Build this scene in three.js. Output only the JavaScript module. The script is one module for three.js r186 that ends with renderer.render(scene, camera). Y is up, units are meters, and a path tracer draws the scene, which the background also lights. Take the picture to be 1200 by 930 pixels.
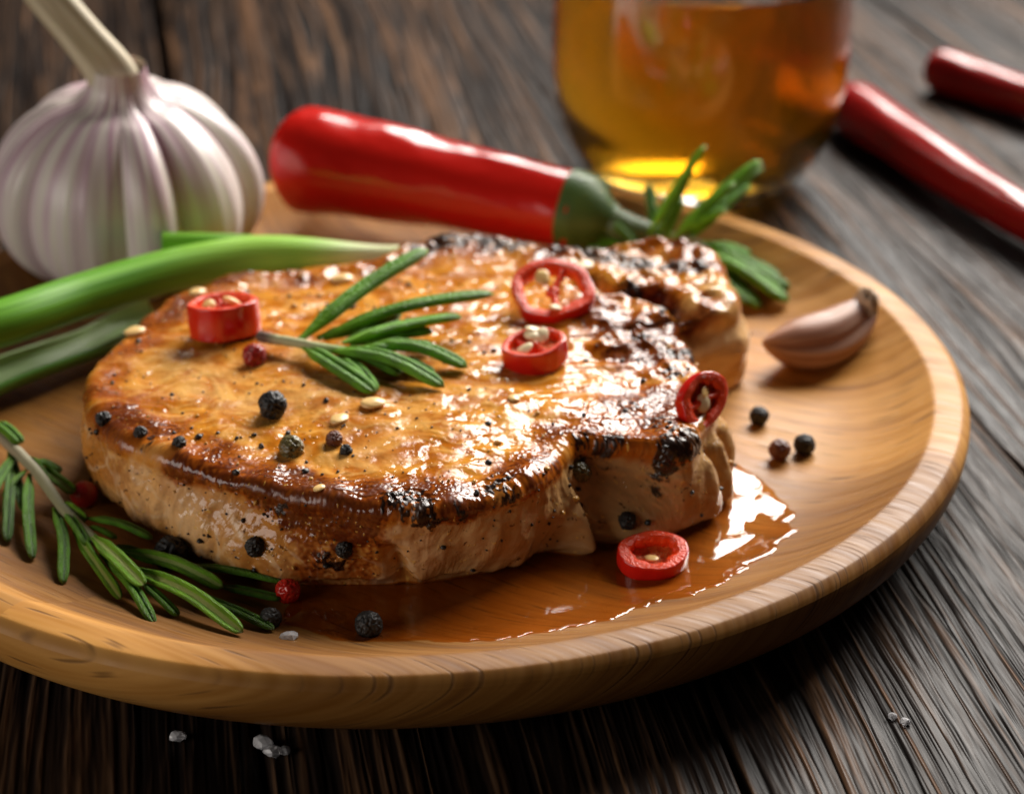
import * as THREE from 'three';
import { mergeGeometries, mergeVertices } from 'three/addons/utils/BufferGeometryUtils.js';
import { RectAreaLightUniformsLib } from 'three/addons/lights/RectAreaLightUniformsLib.js';

// ---------------------------------------------------------------- camera, light, exposure
const MM = 0.001, PITCH = 26.38 * Math.PI / 180, FOCAL = 2300, EYE = [24.1, 200.1, 380.5];   // FOCAL in pixels of the 1200 x 930 photograph
const scene = new THREE.Scene();
scene.background = new THREE.Color(0.014, 0.0135, 0.013);                                      // the dim room behind the lamps
const camera = new THREE.PerspectiveCamera(2 * Math.atan(465 / FOCAL) * 180 / Math.PI, 1024 / 793, 0.02, 20);
camera.position.set(EYE[0] * MM, EYE[1] * MM, EYE[2] * MM);
camera.rotation.x = -PITCH;
camera.focus = 0.339;
camera.userData.fStop = 14;
scene.add(camera);
const renderer = new THREE.WebGLRenderer({ antialias: true });
renderer.setSize(1024, 793);
renderer.toneMapping = THREE.LinearToneMapping;
renderer.toneMappingExposure = 1.12;
renderer.shadowMap.enabled = true;
RectAreaLightUniformsLib.init();
function softLight(name, color, intensity, w, h, from, to) {
  const l = new THREE.RectAreaLight(color, intensity, w, h);
  l.name = name; l.position.set(...from); l.lookAt(...to); scene.add(l);
  return l;
}
const polar = (az, el, d) => [d * Math.sin(az * Math.PI / 180) * Math.cos(el * Math.PI / 180), d * Math.sin(el * Math.PI / 180), -d * Math.cos(az * Math.PI / 180) * Math.cos(el * Math.PI / 180)];
softLight('window_light', new THREE.Color(1, 0.95, 0.885), 23, 1.06, 0.68, polar(30, 37, 1.45), [0.03, 0.02, 0]);
softLight('left_softbox', new THREE.Color(1, 0.93, 0.85), 4.3, 0.8, 0.45, polar(-121, 16, 1.2), [0, 0.02, 0]);

// ---------------------------------------------------------------- helpers
let seed = 20240;
const rnd = (a = 0, b = 1) => { seed = (seed * 1664525 + 1013904223) >>> 0; return a + (b - a) * seed / 4294967296; };
const PERM = new Uint8Array(512);
{ const p = [...Array(256).keys()]; for (let i = 255; i > 0; i--) { const j = Math.floor(rnd(0, i + 1)); [p[i], p[j]] = [p[j], p[i]]; } for (let i = 0; i < 512; i++) PERM[i] = p[i & 255]; }
const GX = new Float64Array(512), GY = new Float64Array(512), GZ = new Float64Array(512);
{ const d = [[1, 1, 0], [-1, 1, 0], [1, -1, 0], [-1, -1, 0], [1, 0, 1], [-1, 0, 1], [1, 0, -1], [-1, 0, -1], [0, 1, 1], [0, -1, 1], [0, 1, -1], [0, -1, -1], [1, 1, 0], [0, -1, 1], [-1, 1, 0], [0, -1, -1]]; for (let i = 0; i < 512; i++) [GX[i], GY[i], GZ[i]] = d[PERM[i] & 15]; }
function N(x, y = 0, z = 0) {                                    // gradient noise, about -1..1
  const fx = Math.floor(x), fy = Math.floor(y), fz = Math.floor(z), X = fx & 255, Y = fy & 255, Z = fz & 255;
  x -= fx; y -= fy; z -= fz;
  const u = x * x * x * (x * (x * 6 - 15) + 10), v = y * y * y * (y * (y * 6 - 15) + 10), w = z * z * z * (z * (z * 6 - 15) + 10);
  const A = PERM[X] + Y, B = PERM[X + 1] + Y, aa = PERM[A] + Z, ab = PERM[A + 1] + Z, ba = PERM[B] + Z, bb = PERM[B + 1] + Z, x1 = x - 1, y1 = y - 1, z1 = z - 1;
  const a = GX[aa] * x + GY[aa] * y + GZ[aa] * z, b = GX[ba] * x1 + GY[ba] * y + GZ[ba] * z, c = GX[ab] * x + GY[ab] * y1 + GZ[ab] * z, d = GX[bb] * x1 + GY[bb] * y1 + GZ[bb] * z;
  const e = GX[aa + 1] * x + GY[aa + 1] * y + GZ[aa + 1] * z1, f = GX[ba + 1] * x1 + GY[ba + 1] * y + GZ[ba + 1] * z1, g = GX[ab + 1] * x + GY[ab + 1] * y1 + GZ[ab + 1] * z1, h = GX[bb + 1] * x1 + GY[bb + 1] * y1 + GZ[bb + 1] * z1;
  const p = a + u * (b - a), q = c + u * (d - c), m = e + u * (f - e), n = g + u * (h - g), k = p + v * (q - p);
  return k + w * (m + v * (n - m) - k);
}
const clamp = (x, a = 0, b = 1) => Math.min(b, Math.max(a, x));
const sstep = (a, b, x) => { const t = clamp((x - a) / (b - a)); return t * t * (3 - 2 * t); };
const mix = (a, b, t) => a + (b - a) * t;
const mix3 = (a, b, t) => [mix(a[0], b[0], t), mix(a[1], b[1], t), mix(a[2], b[2], t)];
const sub = (a, b) => [a[0] - b[0], a[1] - b[1], a[2] - b[2]], add = (a, b, k = 1) => [a[0] + b[0] * k, a[1] + b[1] * k, a[2] + b[2] * k];
const cross = (a, b) => [a[1] * b[2] - a[2] * b[1], a[2] * b[0] - a[0] * b[2], a[0] * b[1] - a[1] * b[0]];
const dot = (a, b) => a[0] * b[0] + a[1] * b[1] + a[2] * b[2], len = (a) => Math.hypot(...a), unit = (a) => { const l = len(a) || 1; return [a[0] / l, a[1] / l, a[2] / l]; };
// where the line of sight through pixel (px, py) of the photograph meets the height h; everything in millimetres
function at(px, py, h) {
  const x = (px - 600) / FOCAL, y = (465 - py) / FOCAL, dy = -Math.sin(PITCH) + y * Math.cos(PITCH), dz = -Math.cos(PITCH) - y * Math.sin(PITCH), t = (h - EYE[1]) / dy;
  return [EYE[0] + x * t, h, EYE[2] + dz * t];
}
const srgb = (v) => 255 * (v <= 0.0031308 ? 12.92 * v : 1.055 * Math.pow(v, 1 / 2.4) - 0.055);
function colourTexture(w, h, fn) {
  const d = new Uint8Array(w * h * 4);
  for (let j = 0, k = 0; j < h; j++) for (let i = 0; i < w; i++, k += 4) { const c = fn((i + 0.5) / w, (j + 0.5) / h); d[k] = srgb(clamp(c[0])); d[k + 1] = srgb(clamp(c[1])); d[k + 2] = srgb(clamp(c[2])); d[k + 3] = 255; }
  const t = new THREE.DataTexture(d, w, h); t.colorSpace = THREE.SRGBColorSpace;
  return finish(t);
}
function dataTexture(w, h, fn) {                                  // r = height for a bump map, g = roughness
  const d = new Float32Array(w * h * 4);
  for (let j = 0, k = 0; j < h; j++) for (let i = 0; i < w; i++, k += 4) { const c = fn((i + 0.5) / w, (j + 0.5) / h); d[k] = c[0]; d[k + 1] = c[1]; d[k + 2] = 0; d[k + 3] = 1; }
  return finish(new THREE.DataTexture(d, w, h, THREE.RGBAFormat, THREE.FloatType));
}
function woodTextures(w, h, fn) {                                   // fn gives [colour, height, roughness]
  const d = new Uint8Array(w * h * 4), e = new Float32Array(w * h * 4);
  for (let j = 0, k = 0; j < h; j++) for (let i = 0; i < w; i++, k += 4) {
    const [c, a, b] = fn((i + 0.5) / w, (j + 0.5) / h);
    d[k] = srgb(clamp(c[0])); d[k + 1] = srgb(clamp(c[1])); d[k + 2] = srgb(clamp(c[2])); d[k + 3] = 255; e[k] = a; e[k + 1] = b; e[k + 3] = 1;
  }
  const t = new THREE.DataTexture(d, w, h); t.colorSpace = THREE.SRGBColorSpace;
  return [finish(t), finish(new THREE.DataTexture(e, w, h, THREE.RGBAFormat, THREE.FloatType))];
}
function finish(t) { t.wrapS = t.wrapT = THREE.RepeatWrapping; t.magFilter = THREE.LinearFilter; t.minFilter = THREE.LinearFilter; t.needsUpdate = true; return t; }
// a surface from a grid: fn(u, v, i, j) gives [x, y, z] in mm; options: wrap (closed in u), uv(u, v, p), color(u, v, p), flip
function grid(nu, nv, fn, { wrap = false, uv, color, flip = false } = {}) {
  const P = [], W = nu + 1;
  for (let j = 0; j <= nv; j++) for (let i = 0; i <= nu; i++) P.push(fn(wrap && i === nu ? 0 : i / nu, j / nv, i, j));
  return gridMesh(P, nu, nv, { wrap, uv, color, flip });
}
function gridMesh(P, nu, nv, { wrap, uv, color, flip }) {
  const W = nu + 1, n = P.length, pos = new Float32Array(n * 3), nor = new Float32Array(n * 3), UV = new Float32Array(n * 2), col = color ? new Float32Array(n * 3) : null, idx = [];
  for (let j = 0, k = 0; j <= nv; j++) for (let i = 0; i <= nu; i++, k++) {
    const p = P[k];
    const l = P[j * W + (i > 0 ? i - 1 : wrap ? nu - 1 : 0)], r = P[j * W + (i < nu ? i + 1 : wrap ? 1 : nu)];
    const d = P[(j > 0 ? j - 1 : 0) * W + i], t = P[(j < nv ? j + 1 : nv) * W + i];
    let m = cross(sub(r, l), sub(t, d));
    if (len(m) < 1e-9) {                                          // a pole: take the rows next to it
      const jj = j === 0 ? 1 : j === nv ? nv - 1 : j;
      let s = [0, 0, 0];
      for (let q = 0; q < nu; q++) { const a = P[jj * W + q], b = P[jj * W + q + 1], c = P[j * W + q]; s = add(s, j === 0 ? cross(sub(b, a), sub(a, c)) : cross(sub(b, a), sub(c, a))); }
      m = s;
    }
    m = unit(m);
    if (flip) m = [-m[0], -m[1], -m[2]];
    for (let c = 0; c < 3; c++) { pos[k * 3 + c] = p[c] * MM; nor[k * 3 + c] = m[c]; }
    const t2 = uv ? uv(i / nu, j / nv, p) : [i / nu, j / nv];
    UV[k * 2] = t2[0]; UV[k * 2 + 1] = t2[1];
    if (col) { const q = color(i / nu, j / nv, p, m); col[k * 3] = q[0]; col[k * 3 + 1] = q[1]; col[k * 3 + 2] = q[2]; }
  }
  for (let j = 0; j < nv; j++) for (let i = 0; i < nu; i++) {
    const a = j * W + i, b = a + 1, c = a + W, d = c + 1;
    if (flip) idx.push(a, c, b, b, c, d); else idx.push(a, b, c, b, d, c);
  }
  const g = new THREE.BufferGeometry();
  g.setAttribute('position', new THREE.BufferAttribute(pos, 3)); g.setAttribute('normal', new THREE.BufferAttribute(nor, 3)); g.setAttribute('uv', new THREE.BufferAttribute(UV, 2));
  if (col) g.setAttribute('color', new THREE.BufferAttribute(col, 3));
  g.setIndex(idx);
  return g;
}
const taken = {};
const numbered = (n) => { const k = taken[n] = (taken[n] ?? -1) + 1; return k ? n + '_' + String(k).padStart(3, '0') : n; };
function part(name, geometry, material, parent) { const m = new THREE.Mesh(geometry, material); m.name = name; m.castShadow = m.receiveShadow = true; parent.add(m); return m; }
// a thing: a Group at its base (mm); its parts' geometry is given in world mm and moved to the group's own axes
function thing(name, label, category, base = [0, 0, 0], group) {
  const o = new THREE.Group(); o.name = numbered(name); o.position.set(base[0] * MM, base[1] * MM, base[2] * MM);
  o.userData = { label, category }; if (group) o.userData.group = group;
  scene.add(o); return o;
}
function worldPart(name, g, material, parent) { const p = parent.position; g.translate(-p.x, -p.y, -p.z); return part(name, g, material, parent); }
function single(name, geometry, material, label, category, [x, y, z] = [0, 0, 0], group) {
  const m = part(numbered(name), geometry, material, scene); m.position.set(x * MM, y * MM, z * MM);
  m.userData = { label, category }; if (group) m.userData.group = group; return m;
}
// a smooth curve through points; returns f(t) -> point
function curve(points) { const c = new THREE.CatmullRomCurve3(points.map((p) => new THREE.Vector3(...p)), false, 'centripetal'); return (t) => { const p = c.getPoint(clamp(t)); return [p.x, p.y, p.z]; }; }
function frame(f, t, ref = [0, 1, 0]) { const T = unit(sub(f(Math.min(1, t + 0.01)), f(Math.max(0, t - 0.01)))); const S = unit(cross(T, ref)), U = cross(S, T); return { T, S, U }; }
// a tube along f: radius(t, a) in mm
function tube(f, radius, nu, nv, opts = {}) {
  return grid(nu, nv, (u, v) => { const { S, U } = frame(f, v, opts.ref), a = u * Math.PI * 2, r = radius(v, a), rr = Array.isArray(r) ? r : [r, r]; return add(add(f(v), S, Math.cos(a) * rr[0]), U, Math.sin(a) * rr[1]); }, { wrap: true, ...opts, flip: !opts.flip });
}
function lump(r, k, amp, freq, detail = 12, squash = [1, 1, 1], sharp = 1) {
  let g = new THREE.IcosahedronGeometry(1, detail); g.deleteAttribute('uv'); g.deleteAttribute('normal'); g = mergeVertices(g, 1e-5);
  const p = g.attributes.position, uv = new Float32Array(p.count * 2);
  for (let i = 0; i < p.count; i++) {
    const x = p.getX(i), y = p.getY(i), z = p.getZ(i);
    const n = sharp ? 1 - Math.abs(N(x * freq + k * 7.3, y * freq + k, z * freq - k * 3.1)) * 2 : N(x * freq + k * 7.3, y * freq + k, z * freq - k * 3.1);
    const s = r * (1 + amp * n + amp * 0.6 * N(x * 1.3 + k, y * 1.3, z * 1.3 + k * 2));
    p.setXYZ(i, x * s * squash[0] * MM, y * s * squash[1] * MM, z * s * squash[2] * MM);
    uv[i * 2] = x; uv[i * 2 + 1] = y + z;
  }
  g.setAttribute('uv', new THREE.BufferAttribute(uv, 2)); g.computeVertexNormals();
  return g;
}
const std = (o) => new THREE.MeshStandardMaterial(o), phys = (o) => new THREE.MeshPhysicalMaterial(o);
const rgb = (r, g, b) => new THREE.Color().setRGB(r, g, b);

// ---------------------------------------------------------------- the table
const PA = 11.5 * Math.PI / 180, TW = 0.34, TL = 0.9;          // plank direction; metres covered by the plank texture across and along
{
  const height = (u, v) => {                                      // u along, v across, both 0..1; wire-brushed grain
    const a = u * TL, c = v * TW, L = (x) => x;
    const per = (n, fu, fv, s) => { const t = v; return mix(n(u * fu, t * fv, s), n(u * fu, t * fv - fv, s), sstep(0.94, 1, t)); };
    const warp = per((x, y, s) => N(x, y, s), 3, 6, 3) * 0.008 + per((x, y, s) => N(x, y, s), 9, 20, 5) * 0.0028;
    const w = c + warp;
    const g1 = N(a * 8, w * 330, 1.5), g2 = N(a * 24, w * 760, 8.5), g3 = N(a * 75, w * 1700, 4.5), band = N(a * 3, w * 48, 2.2);
    const fib = N(a * 160, w * 2100, 6), wf = c + warp * 0.7 + 0.0012 * N(a * 18, c * 90, 3.3);
    const line = 1 - Math.abs(N(a * 3.2, wf * 210, 11)) * 5.5, line2 = 1 - Math.abs(N(a * 6, wf * 430, 14)) * 4, crack = 1 - Math.abs(N(a * 2.5, wf * 120, 17)) * 16;
    return { g1, g2, g3, band, fib, line, line2, crack };
  };
  const [map, bump] = woodTextures(1024, 2048, (u, v) => {
    const { g1, g2, g3, band, fib, line, line2, crack } = height(u, v);
    const ridge = sstep(0.12, 0.55, g1 + 0.45 * g2 + 0.25 * g3 + 0.15 * band), fine = sstep(0.05, 0.6, g2 * 0.6 + g3 * 0.7 + 0.2 * fib);
    let c = mix3([0.007, 0.0045, 0.0037], [0.022, 0.0138, 0.0103], sstep(-0.6, 0.6, band + 0.5 * g2 + 0.35 * g3));
    c = mix3(c, [0.048, 0.028, 0.0175], fine * 0.45);
    c = mix3(c, [0.11, 0.056, 0.029], ridge * sstep(-0.1, 0.5, band + 0.3 * N(u * 30, v * 60, 9)) * (0.45 + 0.55 * sstep(-0.3, 0.3, g3 + fib * 0.6)));
    c = mix3(c, [0.13, 0.067, 0.034], sstep(0.15, 0.8, line + 0.25 * g3) * sstep(-0.25, 0.35, N(u * 9, v * 26, 21) + 0.3 * g2) * (0.55 + 0.45 * sstep(-0.2, 0.3, fib)));
    c = mix3(c, [0.085, 0.047, 0.026], sstep(0.3, 0.9, line2 + 0.2 * fib) * sstep(0, 0.4, N(u * 14, v * 50, 25)) * 0.7);
    c = mix3(c, [0.004, 0.003, 0.0026], Math.max(sstep(0.18, 0.55, -g1 * 0.7 - g2 * 0.5 - 0.2 * g3) * 0.85, sstep(0.2, 0.8, crack) * sstep(0.1, 0.4, N(u * 6, v * 20, 31))));
    const h = 0.5 + 0.30 * g1 + 0.20 * g2 + 0.12 * g3 + 0.05 * fib - 0.35 * sstep(0.2, 0.6, -g1 * 0.7 - g2 * 0.5) + 0.25 * sstep(0.2, 0.9, line) - 0.5 * sstep(0.2, 0.8, crack) * sstep(0.1, 0.4, N(u * 6, v * 20, 31));
    return [c, h, clamp(0.42 - 0.08 * sstep(-0.3, 0.5, g1) + 0.1 * fib, 0.28, 0.8)];
  });
  const wood = phys({ map, bumpMap: bump, bumpScale: 0.0009, roughnessMap: bump, roughness: 1.05, specularIntensity: 0.17 });
  const table = new THREE.Group(); table.name = 'table'; table.userData = { kind: 'structure', label: 'dark brown wire-brushed plank table top under the plate' }; scene.add(table);
  const edges = [-520, -410, -318, -212, -118, -40, 38, 128, 236, 330, 436, 540];
  const dirL = [Math.sin(PA), 0, Math.cos(PA)], dirP = [Math.cos(PA), 0, -Math.sin(PA)];
  for (let k = 0; k + 1 < edges.length; k++) {
    const a = edges[k] + 0.45, b = edges[k + 1] - 0.45, prof = [[a, -14], [a, -1.6], [a + 0.35, -0.6], [a + 1.3, -0.05]], u0 = rnd(), v0 = rnd();
    for (let q = 1; q < 8; q++) prof.push([mix(a + 1.3, b - 1.3, q / 8), 0]);
    prof.push([b - 1.3, -0.05], [b - 0.35, -0.6], [b, -1.6], [b, -14]);
    const g = grid(24, prof.length - 1, (u, v) => { const q = Math.round(v * (prof.length - 1)), [p0, y] = prof[q], l = mix(-1150, 420, u), skew = (110 - l) * 0.0634, t = q / (prof.length - 1), p = p0 + skew * ((edges[k] === 38 ? 1 - t : 0) + (edges[k + 1] === 38 ? t : 0)); return [dirP[0] * p + dirL[0] * l, y, dirP[2] * p + dirL[2] * l]; },
      { uv: (u, v) => { const [p, y] = prof[Math.round(v * (prof.length - 1))]; return [mix(-1.15, 0.42, u) / TL + u0, (p + y) * MM / TW + v0]; } });
    part(numbered('plank'), g, wood, table);
  }
  const base = new THREE.BoxGeometry(2.6, 0.02, 2.6); base.translate(0, -0.0245, -0.3);
  part('under_board', base, std({ color: rgb(0.012, 0.009, 0.007), roughness: 0.9 }), table);
}

// ---------------------------------------------------------------- the plate
const RIM = [[0, 10.5], [60, 10.5], [84, 10.6], [92, 11.1], [99, 12.7], [105, 15.2], [109.5, 17.9], [111.6, 19.3]];
const floorAt = (x, z) => { const r = Math.hypot(x, z); for (let i = 1; i < RIM.length; i++) if (r < RIM[i][0]) { const t = (r - RIM[i - 1][0]) / (RIM[i][0] - RIM[i - 1][0]); return mix(RIM[i - 1][1], RIM[i][1], t); } return r < 119 ? 20 : 0; };
{
  const GA = 32 * Math.PI / 180, S = 0.30;                        // grain direction on the plate; metres per texture
  const field = (u, v) => {
    const a = u * S, b = v * S, w = b + 0.010 * N(a * 8, b * 14, 3) + 0.003 * N(a * 30, b * 40, 6);
    const rings = Math.sin(2 * Math.PI * (w * 55 + 0.9 * N(a * 4, b * 9, 1))), g1 = N(a * 18, w * 300, 2), g2 = N(a * 45, w * 900, 5), pore = N(a * 110, w * 1500, 7), big = N(a * 5, w * 22, 9);
    return { a, b, rings, g1, g2, pore, big };
  };
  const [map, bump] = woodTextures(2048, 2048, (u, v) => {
    const { a, b, rings, g1, g2, pore, big } = field(u, v);
    let c = mix3([0.37, 0.155, 0.029], [0.55, 0.270, 0.068], sstep(-0.8, 0.8, rings * 0.10 + g1 * 0.8 + g2 * 0.55 + big * 0.5));
    c = mix3(c, [0.22, 0.098, 0.028], sstep(0.15, 0.75, big + 0.25 * g1) * 0.6);
    const bb = (v < 0.5 ? v : v - 1) * 300 + 16 * N(a * 7, b * 30, 12) + 5 * N(a * 30, b * 200, 13), darkBand = sstep(-16, 6, bb) * sstep(128, 118, bb);  // wavy-edged band along the grain where the plate colour is darker
    c = mix3(c, [c[0] * 0.46, c[1] * 0.41, c[2] * 0.36], darkBand * 0.9);
    c = mix3(c, [0.54, 0.31, 0.115], sstep(0.25, 0.8, -big + 0.3 * g2) * 0.4 * (1 - darkBand));
    c = mix3(c, [0.070, 0.028, 0.009], sstep(0.24, 0.55, pore * 0.85 + g2 * 0.25) * 0.65);
    c = mix3(c, [0.15, 0.070, 0.026], sstep(0.25, 0.7, -g1 - 0.1 * rings) * 0.35);
    return [c, 0.5 + 0.12 * g1 + 0.12 * g2 - 0.45 * sstep(0.28, 0.65, pore * 0.85 + g2 * 0.25), clamp(0.44 + 0.12 * g2 + 0.1 * pore, 0.3, 0.7)];
  });
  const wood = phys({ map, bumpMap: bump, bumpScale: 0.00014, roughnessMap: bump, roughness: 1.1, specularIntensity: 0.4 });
  const plate = thing('wooden_plate', 'round brown wooden plate with a raised rim holding the pork chop', 'plate');
  const rev = (prof, n) => {
    const c = new THREE.SplineCurve(prof.map((p) => new THREE.Vector2(...p)));
    return grid(220, n, (u, v) => { const q = c.getPoint(v), a = u * 2 * Math.PI, wob = 1 + 0.0012 * Math.sin(2 * a + 1) + 0.0008 * N(Math.cos(a) * 3, Math.sin(a) * 3, q.y * 0.05); return [q.x * Math.cos(a) * wob, q.y, q.x * Math.sin(a) * wob]; },
      { wrap: true, uv: (u, v, p) => [(p[0] * Math.cos(GA) + p[2] * Math.sin(GA)) * MM / S, (-p[0] * Math.sin(GA) + p[2] * Math.cos(GA) + p[1] * 0.8) * MM / S] });
  };
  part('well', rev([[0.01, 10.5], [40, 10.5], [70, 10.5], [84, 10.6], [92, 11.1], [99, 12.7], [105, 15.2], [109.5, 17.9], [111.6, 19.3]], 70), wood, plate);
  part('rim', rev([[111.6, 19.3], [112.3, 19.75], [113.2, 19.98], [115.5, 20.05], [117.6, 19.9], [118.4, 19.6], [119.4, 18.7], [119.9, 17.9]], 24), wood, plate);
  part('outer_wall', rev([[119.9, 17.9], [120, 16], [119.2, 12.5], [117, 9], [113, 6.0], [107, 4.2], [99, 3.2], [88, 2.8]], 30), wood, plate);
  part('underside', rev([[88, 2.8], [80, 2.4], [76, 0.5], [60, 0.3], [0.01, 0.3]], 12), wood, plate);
}

// ---------------------------------------------------------------- the pork chop
const RR = 2.4, CC = [-1.4, 28.0], TOPY = 29.2, BOTY = 10.35, SIDE = TOPY - BOTY;
const outline = (pts) => {                                        // points [x, z] in mm -> periodic radius over the angle round CC
  const q = pts.map(([x, z]) => [Math.atan2(z - CC[1], x - CC[0]), Math.hypot(x - CC[0], z - CC[1])]).sort((a, b) => a[0] - b[0]), n = q.length, M = 4096, T = new Float32Array(M);
  for (let k = 0; k < M; k++) {
    const a = -Math.PI + 2 * Math.PI * k / M;
    let i = 0; while (i < n && q[i][0] <= a) i++;
    const P = (j) => { const m = ((j % n) + n) % n, t = Math.floor(j / n); return [q[m][0] + t * 2 * Math.PI, q[m][1]]; };
    const p0 = P(i - 2), p1 = P(i - 1), p2 = P(i), p3 = P(i + 1), h = p2[0] - p1[0], t = (a - p1[0]) / h;
    const m1 = (p2[1] - p0[1]) / (p2[0] - p0[0]) * h, m2 = (p3[1] - p1[1]) / (p3[0] - p1[0]) * h;
    T[k] = (2 * t ** 3 - 3 * t * t + 1) * p1[1] + (t ** 3 - 2 * t * t + t) * m1 + (-2 * t ** 3 + 3 * t * t) * p2[1] + (t ** 3 - t * t) * m2;
  }
  return (a) => { let f = ((a + Math.PI) / (2 * Math.PI)) % 1; if (f < 0) f += 1; f *= M; const k = Math.floor(f), w = f - k; return T[k % M] * (1 - w) + T[(k + 1) % M] * w; };
};
const backs = [[64.1, 37.4], [61.6, 17.9], [60.6, 9], [60.1, 1.1], [71.4, -5.8], [72.2, -22.2], [70.1, -37.2], [63.9, -45], [51.8, -42.4], [43.8, -39.8], [32, -42.4], [16.1, -47.7], [4.2, -45], [-7.1, -34.6], [-22.2, -29.6], [-33.4, -27.1], [-42.4, -22.2], [-50.4, -12.7], [-56.9, 3.1], [-60.3, 13.7]];
const RT = outline([[-61.5, 25.9], [-53.9, 48.3], [-38.7, 62], [-21.9, 71.7], [-6.1, 78], [6.1, 80.4], [18.1, 78], [27.2, 71.7], [31.5, 65.5], [34.3, 58.8], [37.6, 54.8], [46.4, 56], [55.9, 57], [60.6, 48.3], ...backs]);
const RB = outline([[-62.1, 27.6], [-55.3, 45.3], [-50, 51.9], [-40, 63.1], [-31, 70.2], [-17.7, 76.7], [-3.7, 77.8], [8.6, 77], [24.1, 71], [31, 65.6], [35.2, 61.2], [40, 66.2], [49.8, 62], [61.8, 54], [66.7, 45.3], [66.9, 34.8], ...backs.slice(1)]);
// pixel of the photograph -> place on the unrolled chop (top as it lies, sides folded outwards), mm
function onChop(px, py) {
  let [x, , z] = at(px, py, TOPY), a = Math.atan2(z - CC[1], x - CC[0]), d = Math.hypot(x - CC[0], z - CC[1]);
  if (d < RT(a)) return [x, z];
  for (let s = 0; s <= 1; s += 0.01) {
    [x, , z] = at(px, py, TOPY - s * SIDE); a = Math.atan2(z - CC[1], x - CC[0]); d = Math.hypot(x - CC[0], z - CC[1]);
    if (d <= mix(RT(a), RB(a), s)) { const q = RT(a) + (s * SIDE > RR ? s * SIDE - RR : -0.35 * (RR - s * SIDE)); return [CC[0] + Math.cos(a) * q, CC[1] + Math.sin(a) * q]; }
  }
  const q = RT(a) + SIDE - RR; return [CC[0] + Math.cos(a) * q, CC[1] + Math.sin(a) * q];
}
const marks = (list) => list.map(([px, py, r, k]) => [...onChop(px, py), r, k]);
// char: black crust; sear: red-brown; pale: light meat; all places read from the photograph
const CHAR = marks([[480, 586, 5, 1], [500, 596, 4, 1], [455, 586, 3, .8], [585, 570, 5, 1], [540, 592, 3, .6], [690, 522, 4, .9], [720, 516, 4, .7], [790, 525, 5, 1], [805, 512, 4, 1], [770, 500, 4, .7], [745, 480, 4, .6], [520, 288, 6, 1], [560, 288, 6, 1], [600, 292, 6, 1], [490, 300, 5, .9], [650, 297, 5, .8], [700, 305, 6, 1], [730, 312, 6, .9], [760, 318, 5, 1], [800, 320, 5, .9], [820, 325, 4, .9], [715, 350, 5, .8], [780, 365, 5, 1], [750, 400, 5, .6], [800, 415, 5, 1], [790, 440, 4, .9], [740, 340, 5, .8], [690, 330, 4, .9], [250, 328, 5, .7], [300, 322, 5, .7], [340, 318, 5, .8], [200, 350, 4, .6], [470, 340, 4, .3], [380, 655, 3.5, .9], [400, 662, 3, .9], [330, 598, 3, .5], [405, 640, 2.6, .8], [300, 640, 2, .9], [302, 668, 2, .8], [180, 520, 3, .6], [400, 560, 3, .3], [395, 610, 3, .5]]);
const SEAR = marks([[200, 508, 7, .8], [240, 540, 9, 1], [280, 560, 9, 1], [330, 578, 9, 1], [380, 590, 8, 1], [430, 585, 9, 1], [500, 575, 7, .9], [545, 582, 7, .9], [600, 560, 8, .8], [640, 540, 7, .8], [690, 500, 9, .8], [740, 470, 10, .7], [760, 500, 10, .9], [720, 390, 10, 1], [690, 370, 9, 1], [760, 350, 10, 1], [740, 420, 9, .9], [780, 390, 9, 1], [790, 470, 8, .8], [640, 310, 8, .7], [560, 300, 9, .8], [500, 310, 8, .7], [440, 315, 8, .5], [350, 330, 8, .6], [250, 340, 8, .6], [180, 370, 7, .5], [130, 420, 6, .6], [120, 450, 6, .5], [800, 300, 8, .6], [520, 340, 7, .35], [450, 345, 6, .5], [330, 605, 7, .7], [400, 610, 8, 1], [420, 640, 8, .9], [380, 640, 8, .8], [310, 600, 5, .6], [430, 670, 6, .6], [360, 670, 6, .5], [440, 610, 6, .7], [320, 470, 6, .2], [650, 470, 8, .15]]);
const PALE = marks([[490, 640, 5, 1], [495, 660, 4, .9], [475, 625, 3, .8], [170, 600, 8, .7], [220, 620, 8, .8], [260, 600, 6, .7], [300, 480, 9, .5], [380, 470, 10, .5], [250, 450, 9, .6], [200, 430, 8, .5], [430, 540, 8, .4], [560, 470, 8, .4], [480, 500, 9, .4], [840, 390, 8, 1.3], [850, 365, 7, 1.3], [838, 412, 7, 1.2], [848, 345, 6, 1], [840, 310, 4, .8], [820, 360, 5, .6], [830, 560, 4, .6], [680, 600, 3, .4], [340, 420, 7, .4], [600, 510, 6, .3], [210, 580, 7, .6], [560, 620, 6, .35], [620, 610, 6, .3]]);
for (const m of SEAR) m[2] *= 0.78;
for (const m of CHAR) if (m[1] > 40) m[2] *= 0.8;
const sum = (list, x, z) => { let s = 0; for (const [a, b, r, k] of list) { const d = ((x - a) ** 2 + (z - b) ** 2) / (r * r); if (d < 3) s += k * Math.exp(-d * 1.6); } return s; };
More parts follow.
